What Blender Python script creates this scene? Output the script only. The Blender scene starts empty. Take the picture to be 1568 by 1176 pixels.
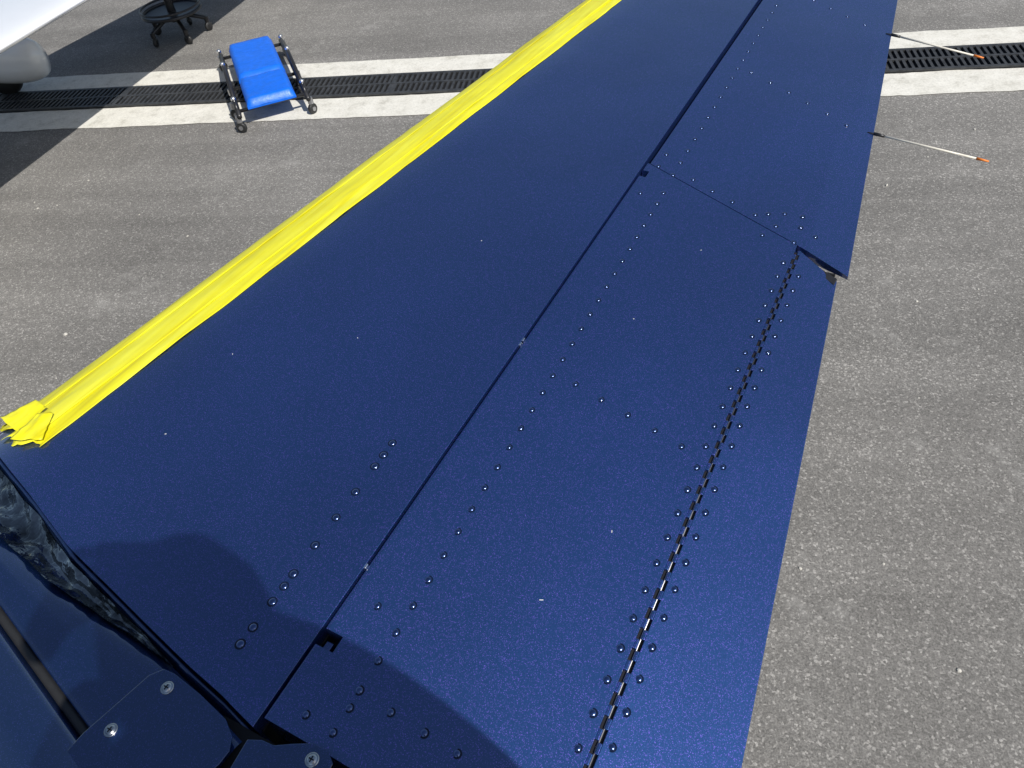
import bpy, bmesh, math, random
from math import *
from mathutils import Vector, Matrix, noise
random.seed(7)
sc=bpy.context.scene
TH=atan2(-.5424,.84); G=radians(-12.8)
# ------------------------------------------------------------ helpers
def new_empty(name,rz=0,loc=(0,0,0)):
    e=bpy.data.objects.new(name,None); e.rotation_euler=(0,0,rz); e.location=loc
    e.empty_display_size=.1
    sc.collection.objects.link(e); return e
def mk(name,verts,faces,mat,parent=None,smooth=False,bevel=0,seg=2,solid=0):
    me=bpy.data.meshes.new(name); me.from_pydata([tuple(v) for v in verts],[],faces); me.update()
    bm=bmesh.new(); bm.from_mesh(me); bmesh.ops.recalc_face_normals(bm,faces=bm.faces[:]); bm.to_mesh(me); bm.free()
    ob=bpy.data.objects.new(name,me); sc.collection.objects.link(ob)
    if mat: me.materials.append(mat)
    if smooth:
        for p in me.polygons: p.use_smooth=True
    if parent: ob.parent=parent
    if solid:
        m=ob.modifiers.new("s",'SOLIDIFY'); m.thickness=solid; m.offset=0
    if bevel:
        m=ob.modifiers.new("b",'BEVEL'); m.width=bevel; m.segments=seg; m.limit_method='ANGLE'; m.angle_limit=radians(40)
    return ob
class MB:
    def __init__(s): s.v=[];s.f=[]
    def box(s,x0,x1,y0,y1,z0,z1,M=None):
        b=len(s.v)
        c=[(x0,y0,z0),(x1,y0,z0),(x1,y1,z0),(x0,y1,z0),(x0,y0,z1),(x1,y0,z1),(x1,y1,z1),(x0,y1,z1)]
        if M: c=[tuple(M@Vector(p)) for p in c]
        s.v+=c
        s.f+=[tuple(b+i for i in q) for q in [(3,2,1,0),(4,5,6,7),(0,1,5,4),(1,2,6,5),(2,3,7,6),(3,0,4,7)]]
    def tube(s,pts,r,n=10,cap=True):
        pts=[Vector(p) for p in pts]; b0=len(s.v)
        if not hasattr(r,'__len__'): r=[r]*len(pts)
        for i,p in enumerate(pts):
            d=(pts[min(i+1,len(pts)-1)]-pts[max(i-1,0)]).normalized()
            a=d.cross(Vector((0,0,1)))
            if a.length<.05: a=d.cross(Vector((1,0,0)))
            a.normalize(); c=d.cross(a)
            for k in range(n):
                t=2*pi*k/n; s.v.append(tuple(p+(a*cos(t)+c*sin(t))*r[i]))
        for i in range(len(pts)-1):
            for k in range(n):
                s.f.append((b0+i*n+k,b0+i*n+(k+1)%n,b0+(i+1)*n+(k+1)%n,b0+(i+1)*n+k))
        if cap:
            s.f.append(tuple(b0+k for k in range(n))[::-1]); s.f.append(tuple(b0+(len(pts)-1)*n+k for k in range(n)))
    def lathe(s,prof,c,n=16,M=None):
        b0=len(s.v); c=Vector(c)
        for (r,z) in prof:
            for k in range(n):
                t=2*pi*k/n; q=Vector((r*cos(t),r*sin(t),z))
                if M: q=M@q
                s.v.append(tuple(c+q))
        for i in range(len(prof)-1):
            for k in range(n):
                s.f.append((b0+i*n+k,b0+i*n+(k+1)%n,b0+(i+1)*n+(k+1)%n,b0+(i+1)*n+k))
        s.f.append(tuple(b0+k for k in range(n))[::-1]); s.f.append(tuple(b0+(len(prof)-1)*n+k for k in range(n)))
    def torus(s,c,R,r,n=40,m=8,a0=0,a1=2*pi):
        b0=len(s.v)
        for i in range(n):
            t=2*pi*i/n
            for k in range(m):
                q=2*pi*k/m; s.v.append((c[0]+(R+r*cos(q))*cos(t),c[1]+(R+r*cos(q))*sin(t),c[2]+r*sin(q)))
        for i in range(n):
            for k in range(m):
                s.f.append((b0+i*m+k,b0+((i+1)%n)*m+k,b0+((i+1)%n)*m+(k+1)%m,b0+i*m+(k+1)%m))
    def grid(s,fn,nu,nv):
        b=len(s.v)
        for i in range(nu+1):
            for j in range(nv+1): s.v.append(tuple(fn(i/nu,j/nv)))
        for i in range(nu):
            for j in range(nv):
                s.f.append((b+i*(nv+1)+j,b+(i+1)*(nv+1)+j,b+(i+1)*(nv+1)+j+1,b+i*(nv+1)+j+1))
    def make(s,name,mat,parent=None,**k): return mk(name,s.v,s.f,mat,parent,**k)
def interp(x,pts):
    if x<=pts[0][0]: return pts[0][1]
    for (a,b),(c,d) in zip(pts,pts[1:]):
        if x<=c: return b+(d-b)*(x-a)/(c-a)
    return pts[-1][1]
# ------------------------------------------------------------ materials
def nmat(name):
    m=bpy.data.materials.new(name); m.use_nodes=True; nt=m.node_tree
    return m,nt,nt.nodes["Principled BSDF"]
def N(nt,t,**k):
    n=nt.nodes.new(t)
    for a,b in k.items():
        if a in n.inputs.keys(): n.inputs[a].default_value=b
        else: setattr(n,a,b)
    return n
def tex(nt,kind,scale,detail=3,rough=.5,co=None,out=None):
    n=nt.nodes.new(kind); n.inputs['Scale'].default_value=scale
    if kind=='ShaderNodeTexNoise': n.inputs['Detail'].default_value=detail; n.inputs['Roughness'].default_value=rough
    if co: nt.links.new(co,n.inputs['Vector'])
    return n
def ramp(nt,src,stops):
    n=nt.nodes.new('ShaderNodeValToRGB'); e=n.color_ramp.elements
    while len(e)<len(stops): e.new(.5)
    for i,(p,c) in enumerate(stops):
        e[i].position=p; e[i].color=(c,c,c,1) if not hasattr(c,'__len__') else (*c,1)
    nt.links.new(src,n.inputs[0]); return n
def mixc(nt,a,b,fac,mode='MIX'):
    n=nt.nodes.new('ShaderNodeMix'); n.data_type='RGBA'; n.blend_type=mode
    for i,v in ((0,fac),(6,a),(7,b)):
        if hasattr(v,'is_linked'): nt.links.new(v,n.inputs[i])
        elif i==0: n.inputs[0].default_value=v
        else: n.inputs[i].default_value=(*v,1)
    return n.outputs[2]
def simple(name,col,rough=.5,metal=0,coat=0,nscale=0,namp=.15,bump=0):
    m,nt,b=nmat(name); co=nt.nodes.new('ShaderNodeTexCoord').outputs['Object']
    b.inputs['Roughness'].default_value=rough; b.inputs['Metallic'].default_value=metal; b.inputs['Coat Weight'].default_value=coat
    if nscale:
        n=tex(nt,'ShaderNodeTexNoise',nscale,4,.6,co)
        r=ramp(nt,n.outputs['Fac'],[(.3,[c*(1-namp) for c in col]),(.7,[min(1,c*(1+namp)) for c in col])])
        nt.links.new(r.outputs[0],b.inputs['Base Color'])
        if bump:
            bp=N(nt,'ShaderNodeBump',Strength=.5,Distance=bump); nt.links.new(n.outputs['Fac'],bp.inputs['Height']); nt.links.new(bp.outputs[0],b.inputs['Normal'])
    else: b.inputs['Base Color'].default_value=(*col,1)
    return m
def paint(name,col,col2,rough=.54,metal=1,wav=.0022,flake=.08,crough=.02):
    m,nt,b=nmat(name); L=nt.links; co=nt.nodes.new('ShaderNodeTexCoord').outputs['Object']
    vo=tex(nt,'ShaderNodeTexVoronoi',1500,co=co)
    sep=nt.nodes.new('ShaderNodeSeparateColor'); L.new(vo.outputs['Color'],sep.inputs[0])
    fr=ramp(nt,sep.outputs[0],[(.0,col),(.86,col),(.99,col2)])
    lo=tex(nt,'ShaderNodeTexNoise',3,2,.5,co); lr=ramp(nt,lo.outputs['Fac'],[(.3,.92),(.7,1.08)])
    c=mixc(nt,fr.outputs[0],lr.outputs[0],1,'MULTIPLY'); L.new(c,b.inputs['Base Color'])
    b.inputs['Metallic'].default_value=metal; b.inputs['Roughness'].default_value=rough
    b.inputs['Coat Weight'].default_value=1; b.inputs['Coat Roughness'].default_value=crough; b.inputs['Coat IOR'].default_value=2.0
    wn=tex(nt,'ShaderNodeTexNoise',5,1,.4,co); bp=N(nt,'ShaderNodeBump',Strength=1,Distance=wav); L.new(wn.outputs['Fac'],bp.inputs['Height'])
    sub=N(nt,'ShaderNodeVectorMath',operation='SUBTRACT'); L.new(vo.outputs['Color'],sub.inputs[0]); sub.inputs[1].default_value=(.5,.5,.5)
    scl=N(nt,'ShaderNodeVectorMath',operation='SCALE'); L.new(sub.outputs[0],scl.inputs[0]); scl.inputs['Scale'].default_value=flake
    add=N(nt,'ShaderNodeVectorMath',operation='ADD'); L.new(bp.outputs[0],add.inputs[0]); L.new(scl.outputs[0],add.inputs[1])
    no=N(nt,'ShaderNodeVectorMath',operation='NORMALIZE'); L.new(add.outputs[0],no.inputs[0]); L.new(no.outputs[0],b.inputs['Normal'])
    L.new(bp.outputs[0],b.inputs['Coat Normal'])
    return m
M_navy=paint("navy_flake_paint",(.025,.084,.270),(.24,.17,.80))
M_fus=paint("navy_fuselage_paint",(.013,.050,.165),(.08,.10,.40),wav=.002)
M_riv=paint("rivet_paint",(.03,.085,.28),(.03,.085,.28),rough=.3,flake=0,wav=0,crough=.17)
M_black=simple("black_shadow_gap",(.004,.004,.005),.7)
M_rub=simple("black_rubber",(.02,.02,.02),.5,nscale=60)
M_alu=simple("bare_aluminium",(.75,.76,.78),.25,1,nscale=80)
M_dull=simple("dull_steel",(.42,.42,.43),.4,1,nscale=80)
M_steel=simple("steel_screw",(.6,.6,.58),.3,1,nscale=200)
M_mirror=simple("crinkled_mirror_metal",(.26,.26,.25),.05,1,nscale=22,namp=.7,bump=.012)  # mottled mirror metal, made up to imitate reflections at the root
M_white=simple("white_aircraft_paint",(.85,.86,.87),.25,0,1,nscale=2,namp=.03)
M_frame=simple("black_powder_coat",(.018,.018,.02),.35,nscale=90)
M_pad=simple("blue_vinyl",(.004,.13,.68),.42,nscale=30,namp=.12,bump=.004)
M_ivory=simple("ivory_rod",(.72,.68,.58),.4,nscale=50)
M_orange=simple("orange_tip",(.8,.22,.03),.5)
M_skin=simple("skin",(.5,.3,.22),.5,nscale=40)
M_shirt=simple("shirt",(.05,.06,.09),.9,nscale=60)
M_grate=simple("cast_iron_grate",(.05,.052,.055),.55,.3,nscale=25,namp=.4)
def tape_mat():
    m,nt,b=nmat("yellow_masking_tape"); L=nt.links; co=nt.nodes.new('ShaderNodeTexCoord').outputs['Object']
    mp=N(nt,'ShaderNodeMapping'); L.new(co,mp.inputs[0]); mp.inputs['Scale'].default_value=(1,.05,1); mp.inputs['Rotation'].default_value=(0,0,radians(6.8))
    n1=tex(nt,'ShaderNodeTexNoise',55,4,.5,mp.outputs[0]); n2=tex(nt,'ShaderNodeTexNoise',18,3,.5,co)
    r=ramp(nt,n1.outputs['Fac'],[(.3,(.66,.57,.006)),(.45,(.80,.74,.012)),(.68,(.86,.83,.05))])
    r2=ramp(nt,n2.outputs['Fac'],[(.3,.92),(.6,1)])
    L.new(mixc(nt,r.outputs[0],r2.outputs[0],1,'MULTIPLY'),b.inputs['Base Color'])
    b.inputs['Roughness'].default_value=.42
    bp=N(nt,'ShaderNodeBump',Strength=.4,Distance=.0018); L.new(n1.outputs['Fac'],bp.inputs['Height'])
    bp2=N(nt,'ShaderNodeBump',Strength=.3,Distance=.0025); L.new(n2.outputs['Fac'],bp2.inputs['Height']); L.new(bp.outputs[0],bp2.inputs['Normal']); L.new(bp2.outputs[0],b.inputs['Normal'])
    return m
M_tape=tape_mat()
def asphalt():
    m,nt,b=nmat("asphalt"); L=nt.links; co=nt.nodes.new('ShaderNodeTexCoord').outputs['Object']
    fine=tex(nt,'ShaderNodeTexNoise',190,4,.75,co); vo=tex(nt,'ShaderNodeTexVoronoi',150,co=co)
    sep=nt.nodes.new('ShaderNodeSeparateColor'); L.new(vo.outputs['Color'],sep.inputs[0])
    st=ramp(nt,sep.outputs[0],[(0,.70),(.5,.95),(.85,1.10),(1,1.85)])
    fr=ramp(nt,fine.outputs['Fac'],[(.3,(.108,.103,.096)),(.5,(.196,.188,.175)),(.7,(.315,.302,.280))])
    c=mixc(nt,fr.outputs[0],st.outputs[0],1,'MULTIPLY')
    big=tex(nt,'ShaderNodeTexNoise',.7,4,.6,co); br=ramp(nt,big.outputs['Fac'],[(.3,.80),(.7,1.14)])
    c=mixc(nt,c,br.outputs[0],1,'MULTIPLY')
    mp=N(nt,'ShaderNodeMapping'); L.new(co,mp.inputs[0]); mp.inputs['Scale'].default_value=(.12,1.6,1)
    s1=tex(nt,'ShaderNodeTexNoise',2.2,5,.6,mp.outputs[0]); sr=ramp(nt,s1.outputs['Fac'],[(.3,.80),(.65,1.1)])
    c=mixc(nt,c,sr.outputs[0],1,'MULTIPLY')
    sc1=tex(nt,'ShaderNodeTexNoise',2.6,6,.75,co); sm=ramp(nt,sc1.outputs['Fac'],[(.57,0),(.74,.45)])
    c=mixc(nt,c,(.40,.39,.365),sm.outputs[0])
    L.new(c,b.inputs['Base Color']); b.inputs['Roughness'].default_value=.85
    bp=N(nt,'ShaderNodeBump',Strength=.7,Distance=.004); L.new(fine.outputs['Fac'],bp.inputs['Height']); L.new(bp.outputs[0],b.inputs['Normal'])
    return m
def stripe():
    m,nt,b=nmat("worn_white_paint"); L=nt.links; co=nt.nodes.new('ShaderNodeTexCoord').outputs['Object']
    a=tex(nt,'ShaderNodeTexNoise',9,6,.7,co); r=ramp(nt,a.outputs['Fac'],[(.28,(.46,.44,.38)),(.45,(.66,.64,.57)),(.7,(.76,.74,.67))])
    f=tex(nt,'ShaderNodeTexNoise',90,4,.7,co); fr=ramp(nt,f.outputs['Fac'],[(.3,.78),(.55,1)])
    L.new(mixc(nt,r.outputs[0],fr.outputs[0],1,'MULTIPLY'),b.inputs['Base Color']); b.inputs['Roughness'].default_value=.7
    return m
M_asph=asphalt(); M_str=stripe()
# ------------------------------------------------------------ GROUND (g frame: x along drain)
ground=mk("ground",[(-400,-400,0),(400,-400,0),(400,400,0),(-400,400,0)],[(0,1,2,3)],M_asph); ground.rotation_euler=(0,0,G)
def wavy_strip(name,y0,y1,z,mat,amp):
    mb=MB(); n=700
    def fn(u,v):
        x=-16+32*u; y=y0+(y1-y0)*v
        return (x,y+amp*noise.noise(Vector((x*3,v*9,z)))+amp*.6*noise.noise(Vector((x*14,v*9,1))),z)
    mb.grid(fn,n,1); o=mb.make(name,mat); o.rotation_euler=(0,0,G); return o
wavy_strip("painted_stripe",5.03,5.285,.004,M_str,.014)
wavy_strip("painted_stripe",4.435,4.715,.004,M_str,.014)
gr=new_empty("drain_grate",G)
mk("channel_shade",[(-16,4.722,.004),(16,4.722,.004),(16,5.022,.004),(-16,5.022,.004)],[(0,1,2,3)],M_black,gr)  # flat black sheet, painted shade in place of the drain's depth
mb=MB()
for y0,y1 in((4.722,4.745),(4.862,4.882),(4.999,5.022)): mb.box(-16,16,y0,y1,.006,.018)
x=-16
i=0
while x<16:
    mb.box(x,x+.016,4.746,4.861,.006,.017); mb.box(x+.018,x+.034,4.883,4.998,.006,.017)
    x+=.036; i+=1
for k in range(-16,16): mb.box(k+.37,k+.40,4.746,4.861,.0062,.0165); mb.box(k+.37,k+.40,4.883,4.998,.0062,.0165)
mb.make("bars",M_grate,gr)
mb=MB()
for i in range(260):
    xx=random.uniform(-4.5,3.5); yy=random.uniform(-.3,4.3); r=random.choice([.003,.004,.005,.006,.010])*random.uniform(.6,1.1)
    mb.lathe([(r,0),(r*.8,r*.5),(r*.3,r*.7)],(xx,yy,.0005),6,Matrix.Rotation(random.random()*6,3,'Z')@Matrix.Diagonal((1,random.uniform(.5,1),1)))
peb=mb.make("loose_gravel",simple("pale_stone",(.5,.48,.43),.8,nscale=60)); peb.rotation_euler=(0,0,G)
# ------------------------------------------------------------ AIRPLANE TAIL (local x = aft n, y = outboard s)
tail=new_empty("airplane_tail",TH)
HN=-.4282
def LE(s): return -1.088+.116*(s-.3)
ROOT=[(-1.2,.30),(-1.0,.239),(-.895,.211),(-.778,.176),(-.689,.158),(-.607,.141),(-.533,.126),(-.479,.117),(-.431,.106),(-.3,.09)]
def Rt(n): return interp(n,ROOT)
def zt(d):
    h=.05*sqrt(max(0,1-(1-min(d,.2)/.2)**2)); z=1.405+h
    if d>.2: z-= .005*(d-.2)/.45
    return z
STIP=2.42
mb=MB()
us=[]
K=44
for i in range(K+1):
    q=i/K; us.append(('t',(1-q)**1.7))
for i in range(1,K+1):
    q=i/K; us.append(('b',q**1.7))
NV=60
for side,fr in us:
    for j in range(NV+1):
        v=j/NV
        n0=LE(.25)+(HN-LE(.25))*fr
        s0=Rt(n0); s=s0+(STIP-s0)*v
        le=LE(s); c=HN-le; d=c*fr; n=le+d
        z=zt(d) if side=='t' else 2*1.405-zt(d)+.004*min(1,d/.1)
        mb.v.append((n,s,z))
W=NV+1
for i in range(len(us)-1):
    for j in range(NV): mb.f.append((i*W+j,i*W+j+1,(i+1)*W+j+1,(i+1)*W+j))
e=len(us)-1
for j in range(NV): mb.f.append((j,e*W+j,e*W+j+1,j+1))
for jj in(0,NV):
    for i in range(K):
        a,b_,c_,d_=i*W+jj,(i+1)*W+jj,(e-i-1)*W+jj,(e-i)*W+jj
        mb.f.append((a,b_,c_,d_) if b_!=c_ else (a,b_,d_))
st=mb.make("horizontal_stabilizer",M_navy,tail,smooth=True,bevel=.0005,seg=1)
st.modifiers["b"].harden_normals=True
def ze(n): return 1.449-.11*(n+.4255)-(.08*(n+.12) if n>-.12 else 0)
def zb(n): return ze(n)-max(.003,.075*(-.0-n)/.43)
EN=-.4262
def te_out(s): return -.038-.081*(s-1.092)
def te_tab(s): return .011-.079*(s-.283)
def js(n): return 1.224-.40*(n+.427)
def slab(name,fn,nu,nv,e0=None,mat=M_navy,**k):
    mb=MB()
    A=[i/nu for i in range(nu+1)]
    def add(p,z): mb.v.append((p[0],p[1],z)); return len(mb.v)-1
    top=[[None]*(nv+1) for _ in A]; bot=[[None]*(nv+1) for _ in A]
    for i,u in enumerate(A):
        for j in range(nv+1):
            p=fn(u,j/nv); z=ze(p[0])
            if e0 is not None:
                dd=p[0]-e0
                if dd<.005: z-= .005*(1-sqrt(max(0,1-(1-dd/.005)**2)))
            top[i][j]=add(p,z); bot[i][j]=add(p,min(zb(p[0]),z-.002))
    for i in range(nu):
        for j in range(nv):
            mb.f.append((top[i][j],top[i+1][j],top[i+1][j+1],top[i][j+1])); mb.f.append((bot[i][j],bot[i][j+1],bot[i+1][j+1],bot[i+1][j]))
    for j in range(nv):
        mb.f.append((top[0][j],top[0][j+1],bot[0][j+1],bot[0][j])); mb.f.append((top[nu][j],bot[nu][j],bot[nu][j+1],top[nu][j+1]))
    for i in range(nu):
        mb.f.append((top[i][0],bot[i][0],bot[i+1][0],top[i+1][0])); mb.f.append((top[i][nv],top[i+1][nv],bot[i+1][nv],bot[i][nv]))
    return mb.make(name,mat,tail,**k)
LL=[0,.0003,.001,.002,.0035,.0055]
def fin_in(u,v):
    i=round(u*16)
    n=EN+LL[i] if i<6 else EN+.0055+(-.1244-EN-.0055)*((i-5)/11)
    s1=js(n)-.0008; s=.118+(s1-.118)*v
    return (n,s)
slab_in=slab("elevator_skin",fin_in,16,30,e0=EN)
def fin_out(u,v):
    i=round(u*16)
    fr=0 if i<6 else (i-5)/11
    n=EN+.005+LL[i] if i<6 else None
    def nn(s): return n if n is not None else (EN+.0105)+(te_out(s)-(EN+.0105))*fr
    s=1.2
    for _ in range(8): 
        s=js(nn(s))+.0008
    s=s+(STIP-s)*v
    return (nn(s),s)
slab_out=slab("elevator_outboard_skin",fin_out,16,24,e0=EN+.005)
def tabf(u,v):
    def nn(s): return -.1156+(te_tab(s)+.1156)*u
    s1=1.090-.64*((te_tab(1.05)+.1156)*u)
    s=.12+(s1-.12)*v
    return (nn(s),s)
tab=slab("trim_tab",tabf,6,30)
for o in (slab_out,tab):
    m=o.modifiers.new("b",'BEVEL'); m.width=.0008; m.segments=2; m.limit_method='ANGLE'; m.angle_limit=radians(35)
def cut(target,x0,x1,y0,y1,z0=1.41,z1=1.5):
    mb=MB(); mb.box(x0,x1,y0,y1,z0,z1)
    c=mb.make("cutter",None,tail)
    m=target.modifiers.new("c",'BOOLEAN'); m.operation='DIFFERENCE'; m.object=c; m.solver='EXACT'
    return c
cs=[cut(slab_in,-.43,-.402,.203,.222),cut(slab_in,-.43,-.412,1.176,1.196)]
bpy.context.view_layer.update(); dg=bpy.context.evaluated_depsgraph_get()
me=bpy.data.meshes.new_from_object(slab_in.evaluated_get(dg)); slab_in.modifiers.clear(); slab_in.data=me
m=slab_in.modifiers.new("b",'BEVEL'); m.width=.0007; m.segments=2; m.limit_method='ANGLE'; m.angle_limit=radians(35)
for c in cs: bpy.data.objects.remove(c)
mb=MB(); mb.box(-.4280,-.4262,.11,STIP,1.375,1.430); mb.box(-.4262,-.4215,1.235,STIP,1.375,1.430)
mb.box(-.4262,-.4025,.2035,.2215,1.405,1.418); mb.box(-.4262,-.4125,1.1765,1.1955,1.405,1.425); mb.make("hinge_gap_shade",M_black,tail)  # black fill painting the shade inside hinge gap and cutouts
mb=MB()
for s in (.303,.699,.709): mb.box(-.4289,-.4256,s-.0035,s+.0035,1.440,1.4500)
mb.make("hinge_gap_glints",M_alu,tail,bevel=.0014,seg=3)  # bare metal bits added as glints along the hinge gap
mb=MB(); mb.box(-.420,-.411,.2045,.214,1.419,1.438); mb.make("hinge_lug",M_navy,tail,bevel=.001)
mb=MB()
mb.box(-.118,-.055,1.062,1.066,1.375,1.402,None); mb.make("end_rib",M_black,tail)
zh=ze(-.12)
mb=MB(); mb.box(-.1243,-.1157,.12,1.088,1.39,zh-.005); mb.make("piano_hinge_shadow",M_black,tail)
mbL=MB(); s=.12; i=0
while s<1.082:
    z=zh
    if i%2==0: mbL.box(-.1246,-.1203,s,s+.0115,z-.006,z-.0004)
    else: mbL.box(-.1195,-.1154,s,s+.0115,z-.006,z-.0010)
    s+=.0128; i+=1
mbL.make("piano_hinge_knuckles",M_navy,tail,bevel=.0009)
mb=MB(); mb.tube([(-.1198,.12,zh-.0040),(-.1198,1.088,zh-.0040)],.0009,8); mb.make("piano_hinge_pin",M_dull,tail,smooth=True)
mb=MB(); mb.box(-.1241,-.1159,1.045,1.087,1.39,zh-.003); mb.make("hinge_end",M_black,tail)
mb=MB(); 
zq=ze(-.07)
mb.v+=[(-.085,1.056,zq+.001),(-.052,1.036,zq-.002),(-.050,1.052,zq-.002),(-.075,1.064,zq+.001),(-.085,1.056,zq-.007),(-.052,1.036,zq-.007),(-.050,1.052,zq-.007),(-.075,1.064,zq-.007)]
mb.f+=[(0,1,2,3),(7,6,5,4),(0,4,5,1),(1,5,6,2),(2,6,7,3),(3,7,4,0)]
mb.make("tab_horn",M_frame,tail,bevel=.001)
# ---- rivets
PR=[(.0037,-.0003),(.0037,.0003),(.0034,.0008),(.0028,.0013),(.0018,.0017),(.0008,.0018),(.0001,.0018)]
PD=[(.0054,-.0003),(.0053,.0001),(.0051,.00015),(.0020,.00016)]
riv=MB(); rig=MB()
def rv(n,s,z=None,k=1.0):
    z=ze(n) if z is None else z
    k*=random.uniform(.93,1.06)
    riv.lathe([(a*k,b) for a,b in PR],(n,s,z),12); rig.lathe([(a*k,b) for a,b in PD],(n,s,z),14)
s=.183
while s<1.165: rv(-.355-.013*max(0,(s-.3))/.85,s); s+=.0343
for n,s in [(-.355,.137),(-.354,.164),(-.404,1.125),(-.389,.268),(-.404,1.219),(-.404,1.263)]: rv(n,s)
s=1.204
while s<2.38: rv(-.371-.012*(s-1.2)/.83,s); s+=.0445
for a in [(-.326,.663),(-.284,.653),(-.243,.644),(-.202,.635),(-.163,.626)]: rv(*a)
s=.232-.037
while s<1.06: rv(-.1355,s); s+=.0371
s=.205
while s<1.05: rv(-.1065,s+.006); s+=.0371
for a in [(-.389,.139),(-.315,.179),(-.275,.177),(-.237,.175),(-.200,.173),(-.163,.171)]: rv(*a)
for a in [(-.334,1.206),(-.293,1.187),(-.253,1.172),(-.208,1.153),(-.169,1.137),(-.183,1.103),(-.189,1.165),(-.164,1.178),(-.135,1.183),(-.131,1.152),(-.104,1.139),(-.132,1.107),(-.348,1.646),(-.300,1.620),(-.256,1.596),(-.212,1.57),(-.168,1.545),(-.125,1.518),(-.308,2.073),(-.262,2.045),(-.218,2.018),(-.173,1.990)]: rv(*a)
for s in [.468,.447,.427,.384,.343,.301,.260,.243,.222,.189,.168]: rv(-.4985,s,zt(-.4985-LE(s)),1.15)
riv.make("rivets",M_riv,tail,smooth=True)
rig.make("rivet_dimple_shade",simple("dimple_shade",(.004,.010,.034),.25),tail)  # flat dark discs, the dimples' shade is put into their colour
mb=MB()
for (n,s,L_,a) in [(-.232,.355,.0022,.4),(-.195,.47,.0016,1.9),(-.80,.36,.0012,.7),(-.82,.52,.0009,2.2),(-.60,.9,.0009,1.),(-.30,.82,.0010,.2),(-.26,1.02,.0009,1.2),(-.66,.62,.0008,2.6)]:
    z=(zt(n-LE(s)) if n<-.43 else ze(n))
    mb.box(-L_,L_,-.0004,.0004,.0002,.0006,Matrix.Translation((n,s,z))@Matrix.Rotation(a,4,'Z'))
mb.make("dust_specks",simple("lint",(.7,.7,.68),.8),tail)
# ---- static wicks
mb1=MB();mb2=MB();mb3=MB()
for (n0,s0,n1,s1) in [(-.072,1.515,.130,1.478),(-.109,1.965,.087,1.913)]:
    a=Vector((n0,s0,ze(n0)+.001)); b=Vector((n1,s1,1.402)); f=lambda t:a.lerp(b,t)
    mb1.tube([f(0),f(.10)],[.0035,.0028]); mb2.tube([f(.09),f(.9)],[.0021,.0018]); mb3.tube([f(.9),f(1)],[.0027,.0015])
    mb1.tube([f(.0)-Vector((.012,0,0)),f(.03)],[.0022,.0022])
mb1.make("wick_base",M_frame,tail,smooth=True);mb2.make("wick_rod",M_ivory,tail,smooth=True);mb3.make("wick_tip",M_orange,tail,smooth=True)
# ---- fuselage tailcone and root fairing
def B(n): return .018-.25*(n+.532)
def prof(n):
    R=Rt(n) if n>-1.2 else .30+.22*(-1.2-n)
    w=max(.006,min(.060,.060*(-.53-n)/.42))
    Bn=min(B(n),R-w-.05)
    return R,w,[(R+.012,1.36),(R+.004,1.41),(R-.001,1.430),(R-.003,1.4365),(R-.006,1.436),(R-.012,1.426-.1*w),(R-.4*w-.006,1.418-.1*w),(R-.75*w-.006,1.424),(R-w-.006,1.436),(R-w-.016,1.442),((R-w+Bn)/2,1.448),(Bn+.008,1.449),(Bn+.002,1.447),(Bn-.001,1.436),(Bn-.007,1.434),(Bn-.014,1.446),(Bn-.03,1.455),(Bn-.055,1.468),(Bn-.085,1.49),(Bn-.11,1.51),(Bn-.16,1.52),(Bn-.2,1.50),(Bn-.26,1.47),(Bn-.33,1.42)]
mb=MB()
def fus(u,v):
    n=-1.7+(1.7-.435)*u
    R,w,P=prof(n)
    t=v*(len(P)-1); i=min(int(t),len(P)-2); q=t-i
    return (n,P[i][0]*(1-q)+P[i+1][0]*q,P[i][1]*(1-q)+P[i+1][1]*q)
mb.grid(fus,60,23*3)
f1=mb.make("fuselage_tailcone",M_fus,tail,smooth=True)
mb=MB()
mb.tube([(n_,B(n_)-.004,1.440) for n_ in [-1.6+1.15*k/30 for k in range(31)]],.0055,10)
mb.make("fin_base_seal",M_rub,tail,smooth=True)
mb=MB()
def mirror_strip(u,v):
    n=-1.45+(1.45-.56)*u; R,w,P=prof(n)
    s=R-.010-(w-.004)*v+.003*noise.noise(Vector((n*20,v*2,3)))
    z=1.433-.012*sin(pi*v)*min(1,w/.03)+.008*v+.005*noise.noise(Vector((n*26,v*2.5,0)))+.003*noise.noise(Vector((n*60,v*6,4)))
    return (n,s,z+.002)
mb.grid(mirror_strip,220,14); mb.make("root_reflection_strip",M_mirror,tail,smooth=True)  # added wavy mirror strip in place of the root fillet's reflections
mb=MB()
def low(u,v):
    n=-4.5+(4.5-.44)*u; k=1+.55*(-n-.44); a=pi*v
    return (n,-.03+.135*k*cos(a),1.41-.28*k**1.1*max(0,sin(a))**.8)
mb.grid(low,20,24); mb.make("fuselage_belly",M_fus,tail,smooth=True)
def plate(name,outline,z,th=.0022,mat=M_fus):
    n=len(outline); v=[(a,b,z) for a,b in outline]+[(a,b,z-th) for a,b in outline]
    f=[tuple(range(n)),tuple(range(2*n-1,n-1,-1))]+[(i,i+n,(i+1)%n+n,(i+1)%n) for i in range(n)]
    return mk(name,v,f,mat,tail,bevel=.0009)
plate("root_fairing",[(-.566,.100),(-.556,.112),(-.54,.113),(-.50,.108),(-.458,.100),(-.440,.090),(-.433,.078),(-.434,.064),(-.445,.03),(-.45,-.06),(-.59,-.06),(-.584,.027)],1.4515)
plate("elevator_horn_fairing",[(-.424,.094),(-.410,.100),(-.396,.101),(-.380,.110),(-.362,.119),(-.345,.1200),(-.333,.112),(-.33,.09),(-.33,-.05),(-.425,-.05),(-.421,.06)],1.4520)
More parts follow.
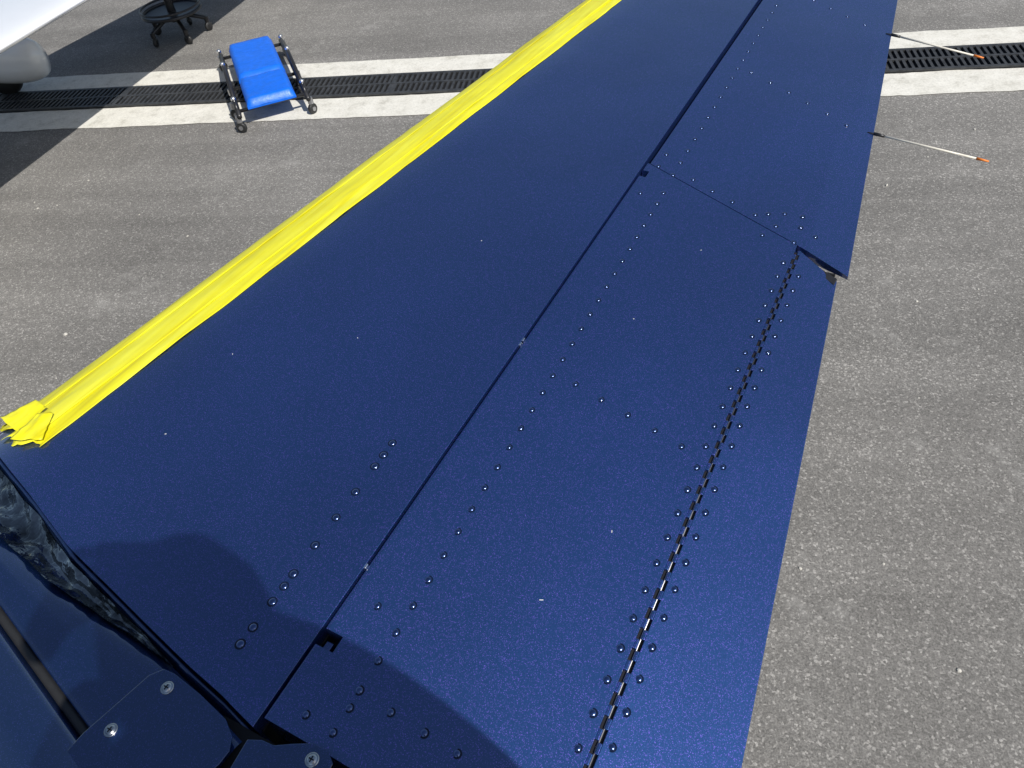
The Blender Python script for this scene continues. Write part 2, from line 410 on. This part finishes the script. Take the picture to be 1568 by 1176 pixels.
mb=MB(); mb.box(-.47,-.02,-.05,.1175,1.355,1.39); mb.box(-.47,-.32,-.05,.104,1.4125,1.438); mb.make("tail_gap_shade",M_black,tail)  # black filler added as the shade in gaps around the fairing plates
for k,(n,s,z) in enumerate([(-.537,.098,1.4515),(-.559,.041,1.4515),(-.353,.106,1.4520)]):
    mb=MB(); mb.lathe([(.0070,0),(.0070,.0008),(.0058,.0012),(.0052,.0009),(.0047,.0020),(.003,.0028),(.0005,.0029)],(n,s,z),20)
    mb.make("screw",M_steel,tail,smooth=True)
    mb=MB(); mb.box(n-.003,n+.003,s-.0006,s+.0006,z+.0025,z+.0032); mb.box(n-.0006,n+.0006,s-.003,s+.003,z+.0024,z+.0031)
    mb.make("screw_cross",M_black,tail)
# ------------------------------------------------------------ masking tape
tape=new_empty("masking_tape",TH)
def strip(name,a0f,a1f,s0,s1,off,seed,ragged=.014,skew=0):
    mb=MB(); nu=int((s1-s0)/.008); nv=26
    def fn(u,v):
        st_=s0+skew*(v-.5)+ragged*noise.noise(Vector((v*3.1,seed,0)))+.3*ragged*noise.noise(Vector((v*9,seed,2)))
        s=st_+(s1-st_)*u
        e0=a0f(s)+.0018*noise.noise(Vector((s*9,seed,1)))+.0008*noise.noise(Vector((s*40,seed,2)))
        e1=a1f(s)+.0018*noise.noise(Vector((s*9,seed,5)))
        a=e0+(e1-e0)*v
        if a>=0: n=LE(s)+a; z=zt(a)
        else: n=LE(s)-a; z=2*1.405-zt(-a)
        da=.002; aa=max(abs(a),.0006)
        dz=(zt(aa+da)-zt(aa))/da; nr=Vector((-dz,0,1)).normalized()
        if a<0: nr.z*=-1
        wr=.0010*abs(noise.noise(Vector((s*2.0+seed,v*14,seed))))+.0009*max(0,noise.noise(Vector((s*22,v*5,seed+3))))+.0022*max(0,noise.noise(Vector((s*5,v*3,seed+9))))
        wr+=.005*max(0,1-(s-s0)/.05)**2*max(0,noise.noise(Vector((v*4,seed,4)))+.25)
        h=off+wr
        return (n+nr.x*h,s,z+nr.z*h)
    mb.grid(fn,nu,nv); return mb.make(name,M_tape,tape,smooth=True,solid=.0002)
ain=lambda s: (-.953+.1185*(s-.28))-LE(s)
strip("tape_strip_inner",lambda s:.060+.004*noise.noise(Vector((s*1.5,0,7))),ain,.268,2.3,.0007,1,skew=.012)
strip("tape_strip_middle",lambda s:.012,lambda s:ain(s)-.030+.005*noise.noise(Vector((s*1.1,2,7))),.282,2.3,.0017,2)
strip("tape_strip_nose",lambda s:-.05,lambda s:.052+.006*noise.noise(Vector((s*1.3,4,7))),.292,2.3,.0026,3)
def scrap(name,c,ang,w,l,seed,amp=1):
    mb=MB()
    def fn(u,v):
        x=(u-.5)*l*(1+.15*noise.noise(Vector((v*3,seed,9)))); y=(v-.5)*w*(1-.5*u)*(1-.2*abs(noise.noise(Vector((u*3,seed,0)))))
        z=(.004*noise.noise(Vector((u*1.5,v*2,seed)))+.0012*noise.noise(Vector((u*5,v*5,seed))))*amp+.004
        return (c[0]+x*cos(ang)-y*sin(ang),c[1]+x*sin(ang)+y*cos(ang),c[2]+z)
    mb.grid(fn,16,12); return mb.make(name,M_tape,tape,smooth=True,solid=.0002)
scrap("tape_flap",(-.988,.296,1.455),1.95,.05,.05,3.3)
scrap("tape_flap",(-1.030,.308,1.450),1.4,.06,.05,8.1)
# ------------------------------------------------------------ mechanic's creeper seat
cr=new_empty("mechanic_creeper",G)
U=Vector((-.504,.937,0)).normalized(); A0=Vector((-2.386,4.298,0))+U*.04; V=Vector((U.y,-U.x,0))
def C(a,b,z): return A0+U*a+V*b+Vector((0,0,z))
def pad(name,a0,a1,z0,z1,b0=.0,b1=.31):
    mb=MB()
    nx,ny=22,16
    def topf(u,v):
        e=min(u,1-u)*(a1-a0); f=min(v,1-v)*(b1-b0); r=.03
        k=lambda q: sqrt(max(0,1-(1-min(q,r)/r)**2))
        z=z0+(z1-z0)*u+.045*k(e)*k(f)+.003*noise.noise(Vector((u*5,v*4,a0)))
        return C(a0+(a1-a0)*u,b0+(b1-b0)*v,z)
    mb.grid(topf,nx,ny)
    mb.grid(lambda u,v:C(a0+(a1-a0)*u,b0+(b1-b0)*v,z0+(z1-z0)*u-.012),2,2)
    for vv in(0,1): mb.grid(lambda u,v:C(a0+(a1-a0)*u,b0+(b1-b0)*vv,z0+(z1-z0)*u-.012*v),nx,1)
    for uu in(0,1): mb.grid(lambda u,v:C(a0+(a1-a0)*uu,b0+(b1-b0)*u,z0+(z1-z0)*uu-.012*v),ny,1)
    return mb.make(name,M_pad,cr,smooth=True)
pad("seat_pad",.02,.39,.135,.145); pad("back_pad",.40,1.02,.145,.15)
mb=MB()
for b in(-.065,.375):
    mb.tube([C(-.02,b,.11),C(.5,b,.115),C(1.08,b,.11)],.016)
    mb.tube([C(.12,b+.0,.15),C(.62,b,.20),C(.98,b,.15)],.012)
    mb.tube([C(.05,b,.11),C(.12,b,.17)],.012)
    mb.tube([C(.5,b,.11),C(.62,b,.20)],.011)
for a in(.06,.42,1.0): mb.tube([C(a,-.065,.112),C(a,.375,.112)],.011)
mb.make("steel_frame",M_frame,cr,smooth=True)
mb=MB(); mc=MB()
def caster(mb,mc,p,ang):
    x,y=p[0],p[1]
    M=Matrix.Rotation(ang,3,'Z')@Matrix.Rotation(pi/2,3,'X')
    mb.lathe([(.012,-.013),(.030,-.012),(.034,-.006),(.034,.006),(.030,.012),(.012,.013)],(x,y,.036),18,M)
    mc.lathe([(.014,-.018),(.014,.018)],(x,y,.036),10,M)
    mc.tube([(x,y,.07),(x,y,.11)],.018)
for i,(a,b) in enumerate([(0,-.075),(.0,.385),(.45,-.075),(.45,.385),(1.06,-.075),(1.06,.385),(.22,-.085)]):
    p=C(a,b,0); caster(mb,mc,p,i*1.1)
mb.make("caster_wheels",M_rub,cr,smooth=True,bevel=.001); mc.make("caster_forks",simple("grey_steel",(.35,.35,.36),.35,.8,nscale=60),cr)
mb=MB(); 
for b in(-.066,.376):
    for a in (.12,.62,.98): mb.lathe([(.016,0),(.016,.012),(.010,.018)],C(a,b,.165 if a!=.62 else .205),10)
mb.make("pivot_bolts",M_alu,cr)
# ------------------------------------------------------------ rolling stool
so=new_empty("rolling_stool",G)
cx,cy=-3.64,5.95
mb=MB(); mb.torus((cx,cy,.20),.225,.012); mb.torus((cx,cy,.235),.23,.008)
for i in range(5):
    t=i*2*pi/5+.4; mb.tube([(cx,cy,.19),(cx+.23*cos(t),cy+.23*sin(t),.10)],.016)
mb.lathe([(.03,.12),(.035,.16),(.03,.26),(.026,.45),(.02,.62)],(cx,cy,0),16)
mb.lathe([(.22,.185),(.225,.19),(.22,.197)],(cx,cy,0),40)
mb.make("base_and_tray",M_frame,so,smooth=False)
mb=MB(); mc=MB()
for i in range(5):
    t=i*2*pi/5+.4; caster(mb,mc,(cx+.23*cos(t),cy+.23*sin(t)),t+.7)
mb.make("caster_wheels",M_rub,so,smooth=True); mc.make("caster_forks",M_frame,so)
mb=MB(); mb.lathe([(.05,.62),(.17,.63),(.185,.65),(.185,.68),(.16,.70),(.02,.705)],(cx,cy,0),32); mb.make("round_seat",M_rub,so,smooth=True)
# ------------------------------------------------------------ parked white airplane
pa=new_empty("parked_airplane",G)
mb=MB()
def wing(u,v):
    y=1.6+(9.4-1.6)*u
    xn=-3.219+.159*(y-3.607); xf=-4.174+.351*(y-5.127)
    a=2*pi*v; c=(1-cos(a))/2
    t=.12*(sin(a))*sqrt(max(0,c))*1.1*(1-.4*u)
    x=xf+(xn-xf)*c
    return (x,y,.857+(.35*t if sin(a)>0 else .9*t))
mb.grid(wing,24,48)
mb.make("wing",M_white,pa,smooth=True)
mb=MB(); n=28
prof_=[]
for i in range(n+1):
    t=i/n; r=.17*(max(0,sin(pi*t**.6)))**.5 if 0<t<1 else .002
    prof_.append((max(.002,r),t*.95))
mb.lathe(prof_,(-4.17,5.03,.25),28,Matrix(((0,0,-1),(.66,0,0),(0,1.0,0))))
mb.make("wheel_fairing",M_white,pa,smooth=True)
mb=MB(); mb.lathe([(.05,-.05),(.14,-.045),(.155,0),(.14,.045),(.05,.05)],(-4.6,5.04,.155),24,Matrix(((1,0,0),(0,0,1),(0,1,0)))); mb.make("wheel",M_rub,pa,smooth=True)
mb=MB(); mb.tube([(-4.6,5.04,.25),(-4.5,4.6,.83)],.03); mb.make("gear_leg",M_white,pa,smooth=True)
mb=MB(); Mx=Matrix(((0,0,-1),(1,0,0),(0,1,0)))
mb.lathe([(.05,0),(.25,.3),(.42,1.0),(.55,2.0),(.55,3.0),(.40,4.0),(.2,4.7),(.03,5.1)],(-2.9,1.2,1.1),28,Mx); mb.make("fuselage",M_white,pa,smooth=True)
# ------------------------------------------------------------ camera
F=1178.0;p=radians(45.4);ro=radians(8.3)
f=Vector((0,cos(p),-sin(p))); r0=Vector((1,0,0)); u0=Vector((0,sin(p),cos(p)))
rr=cos(ro)*r0-sin(ro)*u0; uu=sin(ro)*r0+cos(ro)*u0
cd=bpy.data.cameras.new("Camera"); cam=bpy.data.objects.new("Camera",cd); sc.collection.objects.link(cam)
Mt=Matrix((rr,uu,-f)).transposed().to_4x4(); Mt.translation=Vector((0,0,2.2)); cam.matrix_world=Mt
cd.sensor_width=36; cd.lens=36*F/1568; cd.clip_start=.01; cd.clip_end=2000; sc.camera=cam
# ------------------------------------------------------------ photographer (holds the phone at chin height, stands on a step)
ph=new_empty("photographer")
def skinbody(name,V,E,R,mat,lev=2):
    me=bpy.data.meshes.new(name); me.from_pydata(V,E,[]); ob=bpy.data.objects.new(name,me); sc.collection.objects.link(ob)
    m=ob.modifiers.new("sk",'SKIN')
    for i,r in enumerate(R): me.skin_vertices[0].data[i].radius=(r,r)
    me.skin_vertices[0].data[0].use_root=True; m.use_smooth_shade=True
    s_=ob.modifiers.new("ss",'SUBSURF'); s_.levels=lev; s_.render_levels=lev
    me.materials.append(mat); ob.parent=ph; return ob
V=[(-.03,-.40,1.58),(-.03,-.35,1.78),(-.03,-.26,2.00),(0,-.22,2.13),(.03,-.20,2.19),
   (.125,-.165,2.19),(.22,-.19,1.92),(.075,-.09,2.09),
   (-.20,-.25,2.10),(-.29,-.19,1.86),(-.145,-.075,2.10),
   (.07,-.42,1.52),(.08,-.37,1.12),(.08,-.42,.75),(.09,-.28,.71),
   (-.13,-.42,1.52),(-.14,-.37,1.12),(-.14,-.42,.75),(-.15,-.28,.71)]
E=[(0,1),(1,2),(2,3),(3,4),(2,5),(5,6),(6,7),(2,8),(8,9),(9,10),(0,11),(11,12),(12,13),(13,14),(0,15),(15,16),(16,17),(17,18)]
R=[.15,.14,.155,.10,.058,.09,.055,.032,.078,.05,.03,.095,.062,.045,.04,.095,.062,.045,.04]
skinbody("body",V,E,R,M_shirt)
hx,hy,hz=.055,-.19,2.28
mb=MB(); mb.lathe([(.01,-.12),(.05,-.11),(.068,-.06),(.078,0),(.082,.05),(.07,.095),(.04,.12),(.005,.128)],(hx,hy,hz),24,Matrix.Diagonal((1,1.18,1)))
for sg in(-1,1): mb.lathe([(.006,-.03),(.018,-.015),(.02,.01),(.010,.03)],(hx+sg*.082,hy-.01,hz),10)
mb.lathe([(.018,0),(.012,.02),(.004,.045)],(hx,hy+.10,hz-.03),8); mb.make("head",M_skin,ph,smooth=True)
mb=MB(); mb.lathe([(.088,.02),(.09,.05),(.078,.11),(.045,.14),(.005,.147)],(hx,hy-.007,hz),24,Matrix.Diagonal((1,1.15,1))); mb.make("hair",M_rub,ph,smooth=True)
def camp(x,y,z): return tuple(Vector((0,0,2.2))+rr*x+uu*y-f*z)
mb=MB()
Mr=Matrix((rr,uu,-f)).transposed().to_4x4(); Mr.translation=Vector((0,0,2.2))
mb.box(-.130,.014,-.058,.012,.014,.022,Mr); mb.make("phone",M_frame,ph,bevel=.002)
for sg,ox in((-1,-.060),(1,-.060)):
    Vh=[camp(ox+sg*.110,-.11,.085),camp(ox+sg*.096,-.070,.06),camp(ox+sg*.088,-.035,.05)]; Eh=[(0,1),(1,2)]; Rh=[.026,.028,.024]
    for k,yy in enumerate([.0,-.018,-.036,-.054]):
        b0=len(Vh); Vh+= [camp(ox+sg*.092,yy,.036),camp(ox+sg*.083,yy+.002,.031),camp(ox+sg*.060,yy,.031)]; Eh+=[(1,b0),(b0,b0+1),(b0+1,b0+2)]; Rh+=[.010,.009,.007]
    b0=len(Vh); Vh+=[camp(ox+sg*.085,-.075,.05),camp(ox+sg*.055,-.060,.036)]; Eh+=[(1,b0),(b0,b0+1)]; Rh+=[.011,.009]
    skinbody("hand",Vh,Eh,Rh,M_skin,1)
ss=new_empty("step_stool"); mb=MB()
mb.box(-.32,.26,-.62,-.18,.64,.67)
for x in(-.30,.22):
    for y in(-.60,-.21): mb.box(x,x+.02,y,y+.02,0,.64)
for x in(-.30,.22): mb.box(x,x+.02,-.579,-.211,.3,.32)
mb.make("platform_and_legs",M_alu,ss,bevel=.003)
# ------------------------------------------------------------ light
S=Vector((.51,-.72,1)).normalized()
sd=bpy.data.lights.new("sun",'SUN'); sun=bpy.data.objects.new("sun",sd); sc.collection.objects.link(sun)
sd.energy=5.0; sd.angle=radians(.5); sd.color=(1,.965,.91); sun.rotation_euler=S.to_track_quat('Z','Y').to_euler()
w=bpy.data.worlds.new("World"); sc.world=w; w.use_nodes=True; nt=w.node_tree
sk=nt.nodes.new('ShaderNodeTexSky'); sk.sky_type='NISHITA'; sk.sun_disc=False; sk.sun_elevation=asin(S.z); sk.sun_rotation=atan2(S.x,S.y)
bg=nt.nodes["Background"]; nt.links.new(sk.outputs[0],bg.inputs[0]); bg.inputs[1].default_value=.088
sc.view_settings.view_transform='Standard'; sc.view_settings.look='None'; sc.view_settings.exposure=0
